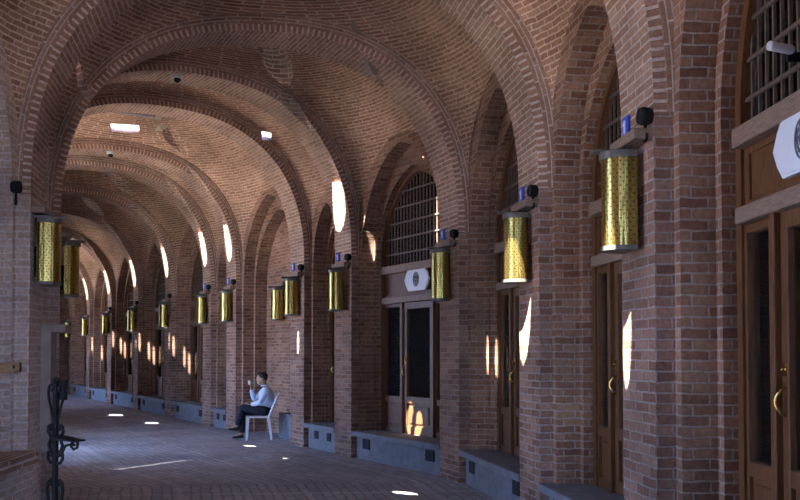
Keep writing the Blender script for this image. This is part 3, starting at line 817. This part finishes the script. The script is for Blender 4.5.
for sx_ in (-1, 1):
    for sy_ in (-1, 1):
        x0, y0 = (.20 if sx_ > 0 else -.19), sy_ * .195; x1, y1 = (.215 if sx_ > 0 else -.245), sy_ * .235
        mb = MB(); R = []
        for k in range(6):
            q = k / 5; x, y, z = x0 + (x1 - x0) * q, y0 + (y1 - y0) * q, .42 * (1 - q)
            w = .05 - .018 * q
            R.append([V((x + w * .55, y + w * .5, z)), V((x - w * .55, y + w * .5, z)), V((x - w * .55, y - w * .35, z)), V((x + w * .55, y - w * .35, z))])
        mb.grid(R, None, 0, False, close=True); mb.face(R[0]); mb.face(R[-1][::-1]); mb.build('leg', M['plastic'], t)
mb = MB()
bx = lambda z: -.20 - .36 * (z - .43) - .10 * max(0, z - .6)
for s in (-1, 1):
    mb.tube([(bx(z), s * (.205 - .05 * max(0, (z - .7)) / .2), z) for z in (.40, .5, .6, .7, .8, .86)], .02, 8)
mb.tube([(bx(.88) , -.20 + .4 * k / 8, .86 + .035 * math.sin(PI * k / 8)) for k in range(9)], .024, 8)
mb.build('back_frame', M['plastic'], t)
for k in range(5):
    y = -.13 + .065 * k
    MB().tube([(bx(z) - .01 * math.cos((k - 2) / 2), y, z) for z in (.44, .55, .66, .77, .88)], .017, 6).build('back_slat', M['plastic'], t)

def skin_mesh(verts, edges, radii, sub=2):
    me = bpy.data.meshes.new('tmp'); me.from_pydata([V(v) for v in verts], edges, [])
    o = bpy.data.objects.new('tmp', me); C.objects.link(o)
    o.modifiers.new('s', 'SKIN')
    sv = me.skin_vertices[0].data
    for k, r in enumerate(radii):
        sv[k].radius = (r, r) if not isinstance(r, tuple) else r
    sv[0].use_root = True
    o.modifiers.new('u', 'SUBSURF').levels = sub
    dg = bpy.context.evaluated_depsgraph_get(); dg.update()
    m2 = bpy.data.meshes.new_from_object(o.evaluated_get(dg), depsgraph=dg)
    bpy.data.objects.remove(o, do_unlink=True)
    return m2
def merge(meshes, name, mat, parent, voxel=None):
    bm = bmesh.new()
    for m in meshes: bm.from_mesh(m)
    me = bpy.data.meshes.new(name); bm.to_mesh(me); bm.free()
    o = bpy.data.objects.new(name, me); C.objects.link(o)
    if voxel:
        r = o.modifiers.new('r', 'REMESH'); r.mode = 'VOXEL'; r.voxel_size = voxel
        s = o.modifiers.new('s', 'SMOOTH'); s.iterations = 3; s.factor = .5
        dg = bpy.context.evaluated_depsgraph_get(); dg.update()
        m2 = bpy.data.meshes.new_from_object(o.evaluated_get(dg), depsgraph=dg); o.modifiers.clear(); o.data = m2; me = m2
    me.materials.clear(); me.materials.append(mat)
    for p in me.polygons: p.use_smooth = True
    o.parent = parent; return o
def ball(c, s, rot=None, seg=20):
    bm = bmesh.new(); bmesh.ops.create_uvsphere(bm, u_segments=seg, v_segments=seg // 2 + 2, radius=1)
    R = rot or Matrix.Identity(3)
    for v in bm.verts: v.co = R @ V((v.co.x * s[0], v.co.y * s[1], v.co.z * s[2])) + V(c)
    me = bpy.data.meshes.new('b'); bm.to_mesh(me); bm.free(); return me

man = thing('person', 'seated man in pale blue shirt and dark trousers, legs crossed, hand raised to his mouth', 'person', CH + Matrix.Rotation(CRZ, 3, 'Z') @ V((-.05, 0, 0)), CRZ)
# local axes: x forward, y to his left (towards the viewpoint), z up
J = dict(pel=(-.09, 0, .545), waist=(-.115, 0, .68), chest=(-.10, 0, .86), neckb=(-.075, 0, .985), neck=(-.045, 0, 1.05), head=(-.01, 0, 1.14),
         shL=(-.10, .175, .945), elL=(.02, .235, .70), wrL=(.21, .10, .66),
         shR=(-.09, -.175, .945), elR=(.14, -.20, .735), wrR=(.20, -.09, .985),
         hiL=(-.07, .10, .53), knL=(.36, .075, .615), anL=(.45, -.05, .245), toL=(.57, -.05, .20),
         hiR=(-.07, -.10, .53), knR=(.36, -.10, .50), anR=(.36, -.10, .09), toR=(.50, -.11, .045))
def chain(names, radii, sub=2):
    vs, rs, es = [], [], []
    for nm_, r in zip(names, radii): vs.append(J[nm_] if isinstance(nm_, str) else nm_); rs.append(r)
    return skin_mesh(vs, [(k, k + 1) for k in range(len(vs) - 1)], rs, sub)
def mid(a, b, t, dz=0): return tuple(V(J[a]).lerp(V(J[b]), t) + V((0, 0, dz)))
def full(sc, hands=True):
    out = []
    out.append(chain(['pel', 'waist', 'chest', 'neckb'], [(.125 * sc, .155 * sc), (.105 * sc, .14 * sc), (.11 * sc, .155 * sc), (.06 * sc, .09 * sc)]))
    return out
parts = full(1.0)
parts.append(chain(['neckb', 'neck', 'head'], [.062, .05, .055]))
for s in 'LR':
    parts.append(chain(['chest', 'sh' + s, mid('sh' + s, 'el' + s, .5), 'el' + s, mid('el' + s, 'wr' + s, .4), 'wr' + s], [.09, .062, .05, .042, .038, .027]))
    parts.append(chain(['pel', 'hi' + s, mid('hi' + s, 'kn' + s, .5), 'kn' + s, mid('kn' + s, 'an' + s, .35), 'an' + s, 'to' + s], [.11, .09, .075, .058, .055, .038, .03]))
hd = V(J['head'])
tilt = Matrix.Rotation(.12, 3, 'Y')
parts.append(ball(hd + V((-.005, 0, .025)), (.098, .076, .105), tilt))
parts.append(ball(hd + V((.03, 0, -.055)), (.062, .054, .062), tilt))
parts.append(ball(hd + V((.098, 0, -.012)), (.02, .013, .026)))            # nose
parts.append(ball(hd + V((.088, 0, .025)), (.014, .03, .012)))             # brow
parts.append(ball(hd + V((.085, 0, -.058)), (.012, .024, .012)))           # mouth
for s in (-1, 1):
    parts.append(ball(hd + V((-.012, s * .078, -.005)), (.018, .01, .032)))  # ears
    parts.append(ball(hd + V((.08, s * .03, .008)), (.012, .014, .009)))
def hand(w, fw, side, curl, palm):
    """palm plus four fingers and a thumb; fw = pointing direction, side = towards the thumb, palm = inner normal"""
    w, fw, side, palm = V(w), V(fw).normalized(), V(side).normalized(), V(palm).normalized()
    o = [skin_mesh([w, w + fw * .05, w + fw * .088], [(0, 1), (1, 2)], [.024, (.036, .018), (.036, .016)], 2)]
    for k, (off_, ln) in enumerate(((.027, .07), (.009, .08), (-.009, .074), (-.027, .058))):
        r = w + fw * .078 + side * off_
        a = r + (fw * math.cos(curl * .5) + palm * math.sin(curl * .5)) * ln * .45
        b_ = a + (fw * math.cos(curl * 1.3) + palm * math.sin(curl * 1.3)) * ln * .32
        c_ = b_ + (fw * math.cos(curl * 1.9) + palm * math.sin(curl * 1.9)) * ln * .26
        o.append(skin_mesh([r - fw * .02, r, a, b_, c_], [(0, 1), (1, 2), (2, 3), (3, 4)], [.0095, .0095, .009, .0085, .007], 2))
    r = w + fw * .03 + side * .026
    o.append(skin_mesh([r - side * .015, r + side * .02 + fw * .02, r + side * .028 + fw * .05 + palm * .012, r + side * .02 + fw * .072 + palm * .024], [(0, 1), (1, 2), (2, 3)], [.013, .012, .010, .008], 2))
    return o
parts += hand(J['wrL'], (.9, -.3, -.12), (.2, .3, .9), .5, (0, -.6, -.8))
parts += hand(J['wrR'], (-.25, .35, .9), (.6, .75, -.1), 1.0, (-.8, .5, .1))
body = merge(parts, 'body', M['skin'], man, .009)
# shirt : torso and long sleeves
sh = [chain(['pel', 'waist', 'chest', 'neckb'], [(.135, .168), (.125, .16), (.128, .172), (.072, .10)])]
for s in 'LR':
    sh.append(chain(['chest', 'sh' + s, mid('sh' + s, 'el' + s, .5), 'el' + s, mid('el' + s, 'wr' + s, .45), mid('el' + s, 'wr' + s, .86)], [.10, .078, .066, .058, .052, .042]))
shirt = merge(sh, 'shirt', M['shirt'], man, .012)
MB().tube([V(J['neckb']) + V((.062 * math.cos(a) + .012, .068 * math.sin(a), .035 + .012 * -math.cos(a))) for a in [2 * PI * k / 18 for k in range(19)]], .014, 8).build('collar', M['shirt'], man)
tr = [chain(['pel', 'waist'], [(.142, .175), (.118, .15)])]
for s in 'LR':
    tr.append(chain(['pel', 'hi' + s, mid('hi' + s, 'kn' + s, .5), 'kn' + s, mid('kn' + s, 'an' + s, .4), mid('kn' + s, 'an' + s, 1.0)], [.125, .105, .09, .075, .068, .062]))
merge(tr, 'trousers', M['trousers'], man, .012)
for s in 'LR':
    a, b_ = V(J['an' + s]), V(J['to' + s]); d = (b_ - a)
    sh_ = [skin_mesh([a + V((-.04, 0, -.045)), a + V((.03, 0, -.04)), b_ + V((-.03, 0, -.012)), b_ + V((.05, 0, -.012))], [(0, 1), (1, 2), (2, 3)], [(.04, .04), (.05, .045), (.042, .03), (.03, .022)], 2)]
    merge(sh_, 'shoe', M['shoe'], man, None)
hr = [ball(hd + V((-.018, 0, .048)), (.102, .083, .088), tilt), ball(hd + V((-.06, 0, .02)), (.05, .072, .06), tilt), ball(hd + V((.05, 0, .105)), (.055, .06, .03), tilt)]
merge(hr, 'hair', M['hair'], man, .012)
cup = thing('paper_cup', 'small white paper cup held to the seated man\'s mouth', 'cup', CH + Matrix.Rotation(CRZ, 3, 'Z') @ V((.172, -.055, 1.035)), CRZ)
MB().lathe([(0, 0), (.024, 0), (.032, .07), (.034, .075), (.03, .072), (.022, .006), (0, .006)], n=18).build('cup_body', M['paper'], cup)

# ------------------------------------------------------------------ light
su = bpy.data.lights.new('sun', 'SUN'); su.energy = 36; su.angle = math.radians(.22); su.color = (1, .96, .90)
so = bpy.data.objects.new('sun', su); C.objects.link(so); so.rotation_euler = (-SD).to_track_quat('Z', 'Y').to_euler(); so.location = (-10, -5, 20)
w = bpy.data.worlds.new('sky'); bpy.context.scene.world = w; w.use_nodes = True
nt = w.node_tree; bg = nt.nodes['Background']
bg.inputs[0].default_value = (.30, .50, 1.0, 1); bg.inputs[1].default_value = 8.0      # clear blue sky

# ------------------------------------------------------------------ camera
cd = bpy.data.cameras.new('camera'); co = bpy.data.objects.new('camera', cd); C.objects.link(co)
cd.sensor_width = 36; cd.lens = 36.0; TILT = 1.5
co.location = (0, 0, 1.6); co.rotation_euler = (math.radians(90 + TILT), 0, 0)
cd.shift_y = (105 - 800 * math.tan(math.radians(TILT))) / 800
cd.clip_end = 300
bpy.context.scene.camera = co
vs = bpy.context.scene.view_settings
vs.view_transform = 'Standard'; vs.look = 'None'; vs.gamma = 1; vs.use_curve_mapping = False; vs.exposure = 1.3
